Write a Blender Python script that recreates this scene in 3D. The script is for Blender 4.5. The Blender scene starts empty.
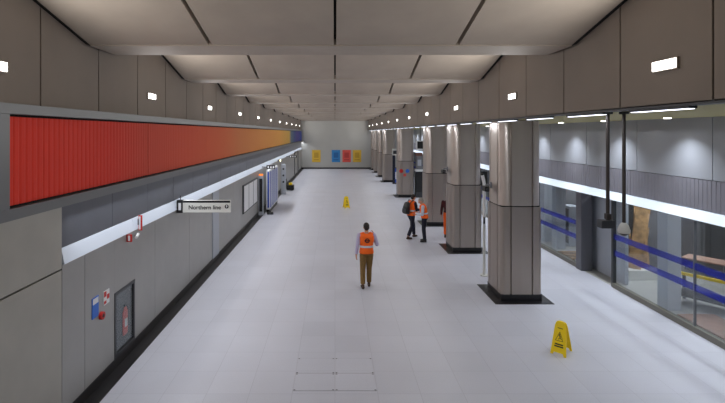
import bpy, bmesh, math, random
from mathutils import Vector, Matrix
R = math.radians
SC = bpy.context.scene
COL = SC.collection
random.seed(7)
# ---------------------------------------------------------------- camera, world, exposure
F = 450.0
EYE = 4.26
cam_d = bpy.data.cameras.new('camera'); cam_d.sensor_width = 36; cam_d.lens = F/725*36
cam_d.shift_x = 27.5/725; cam_d.shift_y = (133-201.5)/725; cam_d.clip_end = 200
cam = bpy.data.objects.new('camera', cam_d); COL.objects.link(cam)
cam.location = (0, 0, EYE); cam.rotation_euler = (R(90), 0, 0); SC.camera = cam
w = bpy.data.worlds.new('world'); SC.world = w; w.use_nodes = True
w.node_tree.nodes['Background'].inputs[0].default_value = (.80, .84, .92, 1)
w.node_tree.nodes['Background'].inputs[1].default_value = 1.0
SC.view_settings.view_transform = 'Standard'; SC.view_settings.look = 'None'
SC.view_settings.gamma = 1; SC.view_settings.use_curve_mapping = False
SC.view_settings.exposure = 0.0
LAMP_W = 42.0      # each wall lamp
SIDE_W = 7.0      # each strip along the aisle
COVE_W = 38.0      # each cove length on the left
PITCH = 4.6
Y0, Y1 = -3.0, 53.5
XL, XR = -4.08, 3.95        # upper panel faces left and right
WL = -3.98                  # lower left wall
GX = 7.7                    # right wall
ZB, ZC = 4.59, 5.70         # panel bottom, ceiling low line

def area(name, loc, rot, sx, sy, watts, color=(1, .98, .955), spread=180):
    d = bpy.data.lights.new(name, 'AREA'); d.shape = 'RECTANGLE'; d.size = sx; d.size_y = sy
    d.energy = watts; d.color = color; d.spread = R(spread)
    o = bpy.data.objects.new(name, d); COL.objects.link(o); o.location = loc; o.rotation_euler = rot
    return o
LAMP_Y = [5.36+PITCH*k for k in range(-1, 11)]
for y in LAMP_Y:
    area('lamp_light', (XL+.05, y, 5.07), (0, R(-90), 0), .10, .36, LAMP_W)
    area('lamp_light', (XR-.05, y, 5.07), (0, R(90), 0), .10, .36, LAMP_W)
STRIP_Y = [3.95+1.66*k for k in range(30)]
for i, y in enumerate(STRIP_Y):
    area('strip_light', (XR+.10, y, ZB-.058), (0, 0, 0), .06, 1.0, SIDE_W, (.90, .93, 1))
WASH_Y = [5.15+2.3*k for k in range(21)]
for y in WASH_Y:      # downlights washing the upper right wall
    d = bpy.data.lights.new('downlight_light', 'SPOT'); d.energy = 250; d.spot_size = R(115); d.spot_blend = 1
    d.shadow_soft_size = .04; d.color = (.88, .93, 1)
    o = bpy.data.objects.new('downlight_light', d); COL.objects.link(o); o.location = (GX-.5, y, ZB-.03)
    o.rotation_euler = (0, R(3), 0)
for k in range(1, 12):      # linear lights tucked under the slatted band on the left
    area('cove_light', (-3.915, 4.3+PITCH*k, 3.19), (0, R(-30), 0), .03, 4.4, COVE_W, (.92, .95, 1), 120)
area('recess_fill', (8.9, 12.2, 3.2), (0, 0, 0), .1, 1.0, 40, (.92, .95, 1))  # lamp added to brighten the recess, no fixture modelled
for y in (5, 9, 12.6, 17, 22, 28):   # lamps added to light the platform behind the glass, no fixtures modelled
    area('platform_fill', (9.6, y, 3.18), (0, 0, 0), .25, 1.2, 55, (.95, .97, 1))

# ---------------------------------------------------------------- materials
def mat(name, col, rough=.6, metal=0, noise=0, scale=4, bump=0, emit=None, spec=None, stretch=(1, 1, 1)):
    m = bpy.data.materials.new(name); m.use_nodes = True
    nt = m.node_tree; b = nt.nodes['Principled BSDF']
    def lin(c): return tuple((x/255/12.92 if x/255 <= .04045 else ((x/255+.055)/1.055)**2.4) for x in c)
    c = lin(col)
    b.inputs['Base Color'].default_value = (*c, 1); b.inputs['Roughness'].default_value = rough
    b.inputs['Metallic'].default_value = metal
    if spec is not None: b.inputs['Specular IOR Level'].default_value = spec
    if emit:
        b.inputs['Emission Color'].default_value = (*lin(col), 1); b.inputs['Emission Strength'].default_value = emit
    if noise or bump:
        tc = nt.nodes.new('ShaderNodeTexCoord'); mp = nt.nodes.new('ShaderNodeMapping')
        mp.inputs['Scale'].default_value = stretch
        nz = nt.nodes.new('ShaderNodeTexNoise'); nz.inputs['Scale'].default_value = scale; nz.inputs['Detail'].default_value = 6
        geo = nt.nodes.new('ShaderNodeNewGeometry')
        nt.links.new(geo.outputs['Position'], mp.inputs[0]); nt.links.new(mp.outputs[0], nz.inputs[0])
        if noise:
            rp = nt.nodes.new('ShaderNodeValToRGB')
            rp.color_ramp.elements[0].position = .3; rp.color_ramp.elements[1].position = .7
            rp.color_ramp.elements[0].color = (*[x*(1-noise) for x in c], 1)
            rp.color_ramp.elements[1].color = (*[min(1, x*(1+noise)) for x in c], 1)
            nt.links.new(nz.outputs[0], rp.inputs[0]); nt.links.new(rp.outputs[0], b.inputs['Base Color'])
        if bump:
            bp = nt.nodes.new('ShaderNodeBump'); bp.inputs['Strength'].default_value = bump; bp.inputs['Distance'].default_value = .01
            nt.links.new(nz.outputs[0], bp.inputs['Height']); nt.links.new(bp.outputs[0], b.inputs['Normal'])
        nt.nodes.remove(tc)
    return m
def lin3(c): return tuple((x/255/12.92 if x/255 <= .04045 else ((x/255+.055)/1.055)**2.4) for x in c)

M = {}
M['concrete'] = mat('ceiling_concrete', (168, 156, 143), .75, 0, .07, 1.3, .05)
M['fascia'] = mat('fascia_panel', (128, 117, 107), .62, 0, .06, 1.1, .03)
M['gap'] = mat('dark_gap', (14, 13, 12), .9)
M['steel'] = mat('brushed_steel', (190, 180, 172), .40, 1.0, .05, 3, 0, stretch=(1, 1, .05))
def aniso(m, a):
    nt = m.node_tree; b = nt.nodes['Principled BSDF']; b.inputs['Anisotropic'].default_value = a
    t = nt.nodes.new('ShaderNodeTangent'); t.direction_type = 'RADIAL'; t.axis = 'Z'; b.inputs['Anisotropic Rotation'].default_value = .25
    nt.links.new(t.outputs[0], b.inputs['Tangent']); return m
aniso(M['steel'], .85)
M['steel_low'] = mat('matt_steel', (168, 158, 150), .42, .8, .05, 3, 0, stretch=(1, 1, .05))
M['black'] = mat('black_granite', (26, 25, 28), .35, 0, .1, 30)
M['wall'] = mat('wall_steel', (164, 164, 162), .42, .35, .04, 2)
M['wall_near'] = mat('wall_steel_warm', (172, 170, 162), .45, .35, .05, 2)
M['band'] = mat('dark_band', (96, 99, 107), .4, .2, .04, 3)
M['band2'] = mat('dark_band_right', (134, 133, 142), .5, .2, .04, 3)
M['white_band'] = mat('pale_band', (222, 232, 246), .45)
M['frame'] = mat('frame_aluminium', (122, 124, 126), .4, .5)
M['upper'] = mat('upper_panel', (160, 164, 172), .4, .2, .03, 1)
M['soffit'] = mat('soffit_paint', (176, 166, 118), .7)
M['back'] = mat('end_wall', (176, 176, 172), .6, 0, .03, .8)
M['white'] = mat('white_plastic', (228, 230, 232), .4)
M['offwhite'] = mat('off_white', (205, 205, 200), .5)
M['lens'] = mat('lamp_lens', (255, 252, 246), .4, emit=6)
M['striplens'] = mat('strip_lens', (235, 240, 255), .4, emit=4)
M['blackp'] = mat('black_plastic', (22, 22, 24), .4)
M['dkgrey'] = mat('dark_grey_metal', (66, 68, 72), .45, .4)
M['midgrey'] = mat('mid_grey_paint', (120, 122, 128), .5, .1)
M['ltgrey'] = mat('light_grey_paint', (172, 178, 188), .5)
M['rod'] = mat('dark_rod', (62, 56, 54), .5, .3)
M['yellow'] = mat('yellow_plastic', (254, 220, 8), .45)
M['red'] = mat('red_paint', (200, 34, 28), .45)
M['blue'] = mat('blue_board', (44, 84, 178), .45)
M['signblue'] = mat('sign_blue', (48, 112, 214), .5)
M['postyellow'] = mat('poster_yellow', (216, 176, 60), .6)
M['postblue'] = mat('poster_blue', (52, 132, 196), .6)
M['postred'] = mat('poster_red', (216, 86, 76), .6)
M['ink_y'] = mat('poster_yellow_ink', (186, 148, 44), .6)
M['ink_b'] = mat('poster_blue_ink', (36, 100, 162), .6)
M['ink_r'] = mat('poster_red_ink', (182, 60, 56), .6)
M['signface'] = mat('sign_face', (222, 222, 216), .5)
M['orange'] = mat('hi_vis_orange', (255, 106, 14), .7, emit=None)
M['silver'] = mat('reflective_tape', (214, 216, 222), .4)
M['olive'] = mat('olive_trousers', (122, 94, 50), .85, 0, .15, 20)
M['navy'] = mat('navy_cloth', (26, 28, 44), .85)
M['maroon'] = mat('maroon_cloth', (70, 24, 28), .85)
M['lilac'] = mat('lilac_shirt', (186, 176, 206), .8)
M['paleshirt'] = mat('pale_shirt', (200, 206, 222), .8)
M['skin'] = mat('skin', (196, 140, 112), .55)
M['hair'] = mat('dark_brown_hair', (34, 24, 20), .7)
M['greyhair'] = mat('grey_hair', (150, 144, 136), .7)
M['shoe'] = mat('brown_shoe', (66, 44, 30), .5)
M['shoeb'] = mat('black_shoe', (26, 24, 24), .5)
M['wood'] = mat('brown_plywood', (158, 124, 84), .75, 0, .5, 5, .2)
M['mat'] = mat('brown_board', (150, 116, 100), .8, 0, .15, 6)
M['pfloor'] = mat('platform_floor', (164, 164, 160), .6, 0, .05, 3)
M['pdark'] = mat('platform_dark', (48, 49, 52), .7, 0, .1, 2)
M['kick'] = mat('kick_metal', (118, 116, 108), .5, .3)
M['hatchrim'] = mat('hatch_rim', (184, 184, 194), .5)
M['postgrey'] = mat('post_grey', (98, 99, 106), .5, .1)
M['ext'] = mat('extinguisher_red', (206, 60, 44), .4)

def glass(name, tint=(.93, .96, .97), k=.10):
    m = bpy.data.materials.new(name); m.use_nodes = True; nt = m.node_tree
    nt.nodes.clear()
    out = nt.nodes.new('ShaderNodeOutputMaterial'); mx = nt.nodes.new('ShaderNodeMixShader')
    tr = nt.nodes.new('ShaderNodeBsdfTransparent'); gl = nt.nodes.new('ShaderNodeBsdfGlossy')
    gl.inputs['Roughness'].default_value = .03; gl.inputs['Color'].default_value = (.8, .8, .8, 1)
    tr.inputs[0].default_value = (*tint, 1)
    fr = nt.nodes.new('ShaderNodeLayerWeight'); fr.inputs[0].default_value = .25
    mt = nt.nodes.new('ShaderNodeMath'); mt.operation = 'MULTIPLY_ADD'; mt.inputs[1].default_value = .22; mt.inputs[2].default_value = .02
    nt.links.new(fr.outputs['Fresnel'], mt.inputs[0]); nt.links.new(mt.outputs[0], mx.inputs[0])
    nt.links.new(tr.outputs[0], mx.inputs[1]); nt.links.new(gl.outputs[0], mx.inputs[2]); nt.links.new(mx.outputs[0], out.inputs[0])
    return m
M['glass'] = glass('clear_glass')
def tape_mat():
    m = bpy.data.materials.new('blue_film'); m.use_nodes = True; nt = m.node_tree
    b = nt.nodes['Principled BSDF']; b.inputs['Base Color'].default_value = (*lin3((34, 50, 190)), 1)
    b.inputs['Alpha'].default_value = .55; b.inputs['Roughness'].default_value = .5
    return m
M['tape'] = tape_mat()

def floor_mat():
    m = bpy.data.materials.new('terrazzo_tiles'); m.use_nodes = True; nt = m.node_tree; L = nt.links
    b = nt.nodes['Principled BSDF']; b.inputs['Roughness'].default_value = .38
    geo = nt.nodes.new('ShaderNodeNewGeometry')
    br = nt.nodes.new('ShaderNodeTexBrick'); br.offset = 0
    br.inputs['Scale'].default_value = 1; br.inputs['Brick Width'].default_value = .7; br.inputs['Row Height'].default_value = .7
    br.inputs['Mortar Size'].default_value = .004; br.inputs['Mortar Smooth'].default_value = .3
    br.inputs['Color1'].default_value = (*lin3((196, 198, 209)), 1); br.inputs['Color2'].default_value = (*lin3((191, 193, 204)), 1)
    br.inputs['Mortar'].default_value = (*lin3((172, 173, 184)), 1)
    mp = nt.nodes.new('ShaderNodeMapping'); mp.inputs['Location'].default_value = (0, .35, 0)
    L.new(geo.outputs['Position'], mp.inputs[0]); L.new(mp.outputs[0], br.inputs[0])
    nz = nt.nodes.new('ShaderNodeTexNoise'); nz.inputs['Scale'].default_value = .6; nz.inputs['Detail'].default_value = 8
    L.new(geo.outputs['Position'], nz.inputs[0])
    n2 = nt.nodes.new('ShaderNodeTexNoise'); n2.inputs['Scale'].default_value = 60; L.new(geo.outputs['Position'], n2.inputs[0])
    ad = nt.nodes.new('ShaderNodeMath'); ad.operation = 'ADD'; L.new(nz.outputs[0], ad.inputs[0]); L.new(n2.outputs[0], ad.inputs[1])
    rp = nt.nodes.new('ShaderNodeMapRange'); rp.inputs[1].default_value = .6; rp.inputs[2].default_value = 1.4
    rp.inputs[3].default_value = .9; rp.inputs[4].default_value = 1.06; L.new(ad.outputs[0], rp.inputs[0])
    mx = nt.nodes.new('ShaderNodeVectorMath'); mx.operation = 'MULTIPLY'
    L.new(br.outputs[0], mx.inputs[0]); L.new(rp.outputs[0], mx.inputs[1]); L.new(mx.outputs[0], b.inputs['Base Color'])
    # roughness varies with the broad noise over the whole floor
    r2 = nt.nodes.new('ShaderNodeMapRange'); r2.inputs[3].default_value = .30; r2.inputs[4].default_value = .5
    L.new(nz.outputs[0], r2.inputs[0]); L.new(r2.outputs[0], b.inputs['Roughness'])
    return m
M['floor'] = floor_mat()

def ramp_mat():
    m = bpy.data.materials.new('gradient_slats'); m.use_nodes = True; nt = m.node_tree; L = nt.links
    b = nt.nodes['Principled BSDF']; b.inputs['Roughness'].default_value = .65
    geo = nt.nodes.new('ShaderNodeNewGeometry'); sp = nt.nodes.new('ShaderNodeSeparateXYZ'); L.new(geo.outputs['Position'], sp.inputs[0])
    mr = nt.nodes.new('ShaderNodeMapRange'); mr.inputs[1].default_value = 5; mr.inputs[2].default_value = 53.5
    L.new(sp.outputs[1], mr.inputs[0]); rp = nt.nodes.new('ShaderNodeValToRGB'); L.new(mr.outputs[0], rp.inputs[0])
    st = [(5, (232, 46, 16)), (8, (212, 44, 20)), (9.6, (196, 64, 40)), (12, (204, 74, 42)), (16, (206, 96, 48)), (19, (206, 122, 62)),
          (24, (218, 142, 66)), (32, (224, 158, 66)), (39, (204, 160, 62)), (40.5, (90, 110, 120)), (44, (60, 76, 130)), (47, (74, 60, 130)), (53, (40, 70, 150))]
    e = rp.color_ramp.elements
    while len(e) > 1: e.remove(e[-1])
    for i, (y, c) in enumerate(st):
        p = (y-5)/48.5
        el = e[0] if i == 0 else e.new(p)
        el.position = p; el.color = (*lin3(c), 1)
    L.new(rp.outputs[0], b.inputs['Base Color'])
    return m
M['slats'] = ramp_mat()

# ---------------------------------------------------------------- mesh helpers
class MB:
    def __init__(s): s.v = []; s.f = []
    def add(s, vs, fs):
        n = len(s.v); s.v += [tuple(v) for v in vs]; s.f += [tuple(i+n for i in f) for f in fs]; return s
    def box(s, x0, x1, y0, y1, z0, z1):
        return s.add([(x0, y0, z0), (x1, y0, z0), (x1, y1, z0), (x0, y1, z0), (x0, y0, z1), (x1, y0, z1), (x1, y1, z1), (x0, y1, z1)],
                     [(3, 2, 1, 0), (4, 5, 6, 7), (0, 1, 5, 4), (1, 2, 6, 5), (2, 3, 7, 6), (3, 0, 4, 7)])
    def bar(s, a, b, wx, wy):   # box along a->b
        a = Vector(a); b = Vector(b); d = (b-a).normalized()
        u = d.orthogonal().normalized() if abs(d.z) < .99 and False else (Vector((0, 0, 1)).cross(d) if abs(d.z) < .95 else Vector((1, 0, 0)))
        u.normalize(); v = d.cross(u)
        vs = [p+u*sx*wx/2+v*sy*wy/2 for p in (a, b) for sx, sy in ((-1, -1), (1, -1), (1, 1), (-1, 1))]
        return s.add(vs, [(3, 2, 1, 0), (4, 5, 6, 7), (0, 1, 5, 4), (1, 2, 6, 5), (2, 3, 7, 6), (3, 0, 4, 7)])
    def tube(s, pts, rad, n=12, cap=True):
        pts = [Vector(p) for p in pts]
        if not hasattr(rad, '__len__'): rad = [rad]*len(pts)
        rings = []; base = len(s.v); u = None
        for i, p in enumerate(pts):
            d = (pts[min(i+1, len(pts)-1)]-pts[max(i-1, 0)]).normalized()
            if u is None: u = d.orthogonal().normalized()
            else: u = (u-d*u.dot(d)).normalized()
            v = d.cross(u)
            for k in range(n):
                a = 2*math.pi*k/n; s.v.append(tuple(p+(u*math.cos(a)+v*math.sin(a))*rad[i]))
        for i in range(len(pts)-1):
            for k in range(n):
                a = base+i*n+k; b = base+i*n+(k+1) % n; s.f.append((a, b, b+n, a+n))
        if cap:
            s.f.append(tuple(base+k for k in reversed(range(n)))); s.f.append(tuple(base+(len(pts)-1)*n+k for k in range(n)))
        return s
    def ball(s, c, rx, ry=None, rz=None, n=14, m=10, mat3=None):
        ry = rx if ry is None else ry; rz = rx if rz is None else rz
        vs = []; fs = []; c = Vector(c)
        def P(x, y, z):
            p = Vector((x*rx, y*ry, z*rz))
            if mat3: p = mat3 @ p
            return c+p
        vs.append(P(0, 0, -1))
        for j in range(1, m):
            t = math.pi*j/m-math.pi/2
            for k in range(n):
                a = 2*math.pi*k/n; vs.append(P(math.cos(t)*math.cos(a), math.cos(t)*math.sin(a), math.sin(t)))
        vs.append(P(0, 0, 1))
        for k in range(n): fs.append((0, 1+(k+1) % n, 1+k))
        for j in range(m-2):
            for k in range(n):
                a = 1+j*n+k; b = 1+j*n+(k+1) % n; fs.append((a, b, b+n, a+n))
        t = len(vs)-1; o = 1+(m-2)*n
        for k in range(n): fs.append((o+k, o+(k+1) % n, t))
        return s.add(vs, fs)
    def cap(s, a, b, ra, rb, n=14):   # capsule with taper
        a = Vector(a); b = Vector(b)
        s.tube([a, a.lerp(b, .5), b], [ra, (ra+rb)/2, rb], n); s.ball(a, ra, n=n); s.ball(b, rb, n=n); return s
    def rings(s, rs, n=24):           # rs: (cx,cy,z,rx,ry) horizontal super-ellipse loft
        base = len(s.v)
        for cx, cy, z, rx, ry in rs:
            for k in range(n):
                a = 2*math.pi*k/n; ca, sa = math.cos(a), math.sin(a); e = .85
                s.v.append((cx+math.copysign(abs(ca)**e, ca)*rx, cy+math.copysign(abs(sa)**e, sa)*ry, z))
        for i in range(len(rs)-1):
            for k in range(n):
                a = base+i*n+k; b = base+i*n+(k+1) % n; s.f.append((a, b, b+n, a+n))
        s.f.append(tuple(base+k for k in reversed(range(n)))); s.f.append(tuple(base+(len(rs)-1)*n+k for k in range(n)))
        return s
    def prism(s, poly, z0, z1):       # horizontal polygon extruded up
        n = len(poly)
        vs = [(x, y, z0) for x, y in poly]+[(x, y, z1) for x, y in poly]
        return s.add(vs, [tuple(reversed(range(n))), tuple(range(n, 2*n))]+[(i, (i+1) % n, n+(i+1) % n, n+i) for i in range(n)])
    def swap(s):                      # turn (x, z, y) prisms into (x, y, z)
        s.v = [(x, z, y) for x, y, z in s.v]; s.f = [tuple(reversed(f)) for f in s.f]; return s
    def obj(s, name, m, parent=None, smooth=False, bevel=0, loc=None):
        me = bpy.data.meshes.new(name); me.from_pydata(s.v, [], s.f); me.update()
        if bevel or smooth:
            bm = bmesh.new(); bm.from_mesh(me)
            if bevel:
                ed = [e for e in bm.edges if len(e.link_faces) == 2 and e.calc_face_angle(0) > .6]
                bmesh.ops.bevel(bm, geom=ed, offset=bevel, segments=2, affect='EDGES', profile=.6, clamp_overlap=True)
            bm.to_mesh(me); bm.free()
        if smooth:
            for p in me.polygons: p.use_smooth = True
            me.set_sharp_from_angle(angle=R(40))
        me.materials.append(M[m] if isinstance(m, str) else m)
        o = bpy.data.objects.new(name, me); COL.objects.link(o)
        if parent: o.parent = parent
        if loc: o.location = loc
        return o
def recenter(o, loc):                 # put the origin of a one-mesh thing at loc
    for v in o.data.vertices: v.co -= Vector(loc)
    o.location = loc; return o
def tag(o, label, cat, group=None, kind=None):
    if label: o['label'] = label
    if cat: o['category'] = cat
    if group: o['group'] = group
    if kind: o['kind'] = kind
    return o
def struct(o, label=None):
    o['kind'] = 'structure'
    if label: o['label'] = label
    return o
def thing(name, label, cat, loc=(0, 0, 0), rz=0, group=None):
    o = bpy.data.objects.new(name, None); COL.objects.link(o); o.location = loc; o.rotation_euler = (0, 0, rz)
    o.empty_display_size = .2
    return tag(o, label, cat, group)
def copy_tree(o, parent=None):
    c = o.copy(); COL.objects.link(c)
    if parent: c.parent = parent
    for ch in list(o.children): copy_tree(ch, c)
    return c
def text_obj(body, size, m, parent, loc, rot, name='lettering', ext=.002):
    cu = bpy.data.curves.new(name, 'FONT'); cu.body = body; cu.size = size; cu.extrude = ext; cu.offset = .002; cu.align_x = 'CENTER'; cu.align_y = 'CENTER'
    t = bpy.data.objects.new(name+'_curve', cu); COL.objects.link(t)
    bpy.context.view_layer.update()
    me = bpy.data.meshes.new_from_object(t.evaluated_get(bpy.context.evaluated_depsgraph_get()))
    bpy.data.objects.remove(t)
    me.materials.clear(); me.materials.append(M[m])
    o = bpy.data.objects.new(name, me); COL.objects.link(o); o.parent = parent; o.location = loc; o.rotation_euler = rot
    return o

# ---------------------------------------------------------------- structure: floor and ceiling
fl = MB().box(WL-.3, GX, Y0, Y1, -.2, 0).obj('floor', 'floor'); struct(fl, 'pale grey tiled concourse floor')
struct(MB().box(GX, 13.2, Y0, Y1, -.2, -.005).obj('floor', 'pfloor'), 'pale floor of the platform behind the glass')

# vaulted concrete ceiling: profile repeats along the hall
def prof(y):
    t = (y-7.78) % PITCH
    t = min(t, PITCH-t)                # distance from the middle of a rib
    if t < .42: return 0.0
    s = PITCH/2-t
    k = .262*(t-.42)
    return k if s > .35 else k-.262*(.35-s)**2/.7
ys = []
y = Y0
brk = sorted(set([Y0, Y1]+[7.78+PITCH*k+d for k in range(-3, 11) for d in (-.44, -.42, .42, .44, 2.0, 2.1, 2.2, 2.3, -2.2, -2.1, -2.0)]))
brk = [b for b in brk if Y0 <= b <= Y1]
def ceiling_piece(x0, x1, name, m, lift=0, parent=None):
    mb = MB(); n = len(brk)
    vs = []
    for b in brk:
        z = ZC+prof(b)+lift
        vs += [(x0, b, z), (x1, b, z), (x1, b, z+.12), (x0, b, z+.12)]
    fs = []
    for i in range(n-1):
        a = 4*i; c = a+4
        for k in range(4): fs.append((a+k, c+k, c+(k+1) % 4, a+(k+1) % 4))
    fs += [(0, 1, 2, 3), tuple(4*(n-1)+k for k in (3, 2, 1, 0))]
    return mb.add(vs, fs).obj(name, m, parent)
g = .032
back = ceiling_piece(XL-.1, XR+.1, 'ceiling', 'gap', .14); struct(back, 'dark void above the ceiling panels')
for a, b in ((XL+.075, -2.04-g), (-2.04+g, -.02), (.02, 2.0-g), (2.0+g, XR-.075)):
    struct(ceiling_piece(a, b, 'ceiling', 'concrete'), 'ribbed brown-grey concrete ceiling strip')

for a, b in ((XL+.001, XL+.074), (XR-.074, XR-.001)):  # shade inside the gap is put in as a black strip
    struct(ceiling_piece(a, b, 'ceiling', 'gap', .012), 'black filler strip in the shadow gap between ceiling and upper wall panels')
ribs = MB()
for k in range(-2, 11):
    yc = 7.78+PITCH*k
    if Y0+.4 < yc < Y1-.4: ribs.box(XL+.077, XR-.077, yc-.425, yc+.425, ZC-.02, ZC+.1)
struct(ribs.obj('ceiling', 'concrete', bevel=.008), 'flat cross ribs between the ceiling vaults')
# upper side panels (fascia) with open joints in front of a dark backing
PW = PITCH/3
def fascia(xf, sgn, label):
    bk = MB().box(min(xf-sgn*.10, xf-sgn*.14), max(xf-sgn*.10, xf-sgn*.14), Y0, Y1, ZB+.02, 6.7)
    pn = MB(); j = 7.77-PW*8
    while j < Y1:
        a, b = max(j+.012, Y0), min(j+PW-.012, Y1)
        if b > a: pn.box(min(xf, xf-sgn*.09), max(xf, xf-sgn*.09), a, b, ZB, 6.6)
        j += PW
    o = pn.obj('trim_1' if sgn > 0 else 'trim_2', 'fascia', bevel=.006); struct(o, label)
    o2 = bk.obj('trim_3', 'gap'); struct(o2, 'dark backing behind the panels')
fascia(XL, 1, 'brown-grey upper wall panels on the left')
fascia(XR, -1, 'brown-grey upper wall panels on the right above the columns')

# end wall and the wall behind the camera
struct(MB().box(WL-.4, 13.2, Y1, Y1+.2, -.2, 6.8).obj('wall_back', 'back'))
struct(MB().box(WL-.4, 13.2, Y0-.2, Y0, -.2, 6.8).obj('wall_front', 'back'))
struct(MB().box(WL, GX, Y1-.03, Y1-.001, 0, .17).obj('baseboard_back', 'black'))
# ---------------------------------------------------------------- left wall
wl = MB(); wd = MB()
joints = [Y0, .3, 2.6, 4.9-.6, 6.56, 7.16, 9.95, 12.3, 14.56, 15.4, 17.6, 19.2, 23, 25.3, 27.6, 30, 32.5, 35, 37.5, 40, 42.5, 45, 47.5, 50, Y1]
struct(MB().box(WL-.35, WL-.06, Y0, Y1, 0, 4.55).obj('wall_left', 'gap'), 'dark backing of the left wall')
nr = MB()
for a, b in zip(joints, joints[1:]):
    if abs(a-7.16) < .01:       # panel that holds the extinguisher cabinet: leave the opening 8.12..8.93
        wl.box(WL-.05, WL, a+.005, 8.12, .17, 2.34); wl.box(WL-.05, WL, 8.93, b-.005, .17, 2.34); wl.box(WL-.05, WL, 8.12, 8.93, 1.36, 2.34)
    elif b < 6.6: nr.box(WL-.05, WL, a+.005, b-.005, .17, 2.26); nr.box(WL-.05, WL, a+.005, b-.005, 2.285, 3.30)
    elif abs(a-14.56) < .01: pass
    else: wl.box(WL-.05, WL, a+.005, b-.005, .17, 2.34)
struct(wl.obj('wall_left', 'wall', bevel=.003), 'steel-grey lower wall panels')
struct(nr.obj('wall_left', 'wall_near', bevel=.003), 'near steel-grey wall panels below the red slats')
struct(MB().box(WL-.05, WL+.03, 14.6, 15.35, .17, 2.34).obj('wall_left', 'ltgrey', bevel=.01), 'lit wall recess drawn as a pale upright panel')  # pale colour stands in for the light in a wall recess
struct(MB().box(WL, WL+.012, Y0, Y1, .0, .17).obj('baseboard_left', 'black'))
struct(MB().box(WL+.012, -3.72, Y0, Y1, -.001, .006).obj('baseboard_left', 'black'), 'black floor border along the left wall')
# pale ledge band, then dark band up to the frame
lb = MB(); k = 6.57
while k < Y1-.1:
    b = min(k+2.3, Y1)
    lb.add([(WL-.05, k+.005, 2.34), (WL+.03, k+.005, 2.34), (WL-.02, k+.005, 2.57), (WL-.05, k+.005, 2.57),
            (WL-.05, b-.005, 2.34), (WL+.03, b-.005, 2.34), (WL-.02, b-.005, 2.57), (WL-.05, b-.005, 2.57)],
           [(0, 1, 2, 3), (7, 6, 5, 4), (0, 4, 5, 1), (1, 5, 6, 2), (2, 6, 7, 3), (3, 7, 4, 0)])
    k += 2.3
struct(lb.obj('trim_4', 'white_band'), 'pale bluish band along the left wall')
db = MB(); k = 6.57
while k < Y1-.1:
    b = min(k+PW, Y1); db.box(WL-.06, WL-.03, k+.006, b-.006, 2.575, 3.2); k += PW
struct(db.obj('trim_5', 'band'), 'dark grey panel band under the slats')

# red slatted artwork in an aluminium frame
art = thing('slatted_wall_panel', 'long wall band of vertical slats fading from red to orange and blue in grey frame', 'wall panel', (XL, 5, 3.2))
def local(mb, o): mb.v = [(x-o.location.x, y-o.location.y, z-o.location.z) for x, y, z in mb.v]; return mb
FX = -3.90
fz0, fz1 = 3.20, 4.62
sz0, sz1 = 3.37, 4.46
fm = MB()
fm.box(XL+.0, FX, 4.6, Y1-.01, fz0, sz0-.03); fm.box(XL, FX, 4.6, Y1-.01, sz1+.03, fz1)
fm.box(XL, FX, 4.6, 5.40, sz0-.03, sz1+.03)
local(fm, art).obj('frame', 'frame', art, bevel=.004)
bk = MB().box(XL, XL+.07, 5.40, Y1-.01, sz0-.03, sz1+.03); local(bk, art).obj('backing', 'gap', art)
edges = [5.42, 9.55, 13.9, 18.2, 22.6, 27, 31.4, 35.8, 40.2, 44.6, 49, Y1-.05]
for a, b in zip(edges, edges[1:]):
    mb = MB(); n = max(2, round((b-a)/.115)); d = (b-a-.02)/n
    vs = []; 
    for i in range(n):
        y = a+.01+i*d
        for yy, xx in ((y, -3.972), (y+d*.25, -3.960), (y+d*.75, -3.960), (y+d, -3.972)): vs += [(xx, yy, sz0), (xx, yy, sz1)]
    fs = [(2*i, 2*i+1, 2*i+3, 2*i+2) for i in range(len(vs)//2-1)]
    m0 = len(vs); vs += [(-4.01, a+.01, sz0), (-4.01, a+.01, sz1), (-4.01, b-.01, sz0), (-4.01, b-.01, sz1)]
    fs += [(m0, m0+2, m0+3, m0+1), (0, m0, m0+1, 1), (m0-2, m0-1, m0+3, m0+2)]
    mb.add(vs, fs); local(mb, art).obj('slat_panel', 'slats', art)

# ---------------------------------------------------------------- right side: soffit, upper wall, glass
struct(MB().box(XR+.14, GX, Y0, Y1, ZB+.0, ZB+.15).obj('ceiling', 'soffit'), 'yellowish soffit over the side aisle')
struct(MB().box(XR+.0, XR+.17, Y0, Y1, ZB-.02, ZB+.02).obj('trim_6', 'dkgrey'), 'dark edge under the right upper panels')
ur = MB(); bd = MB(); wb = MB(); k = 9.76-2.3*6
j = 2.28
while j < Y1:
    a, b = j+.008, min(j+2.3, Y1)-.008; ur.box(GX, GX+.1, a, b, 3.29, ZB+.05); j += 2.3
j = -.02
struct(MB().box(GX, GX+.1, Y0, 2.28, 3.29, ZB+.05).obj('wall_right', 'upper'))
struct(ur.obj('wall_right', 'upper', bevel=.003), 'light grey upper wall panels above the glass')
struct(MB().box(GX+.1, GX+.16, Y0, Y1, 2.36, ZB+.1).obj('wall_right', 'gap'), 'dark backing of the upper right wall')
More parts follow.
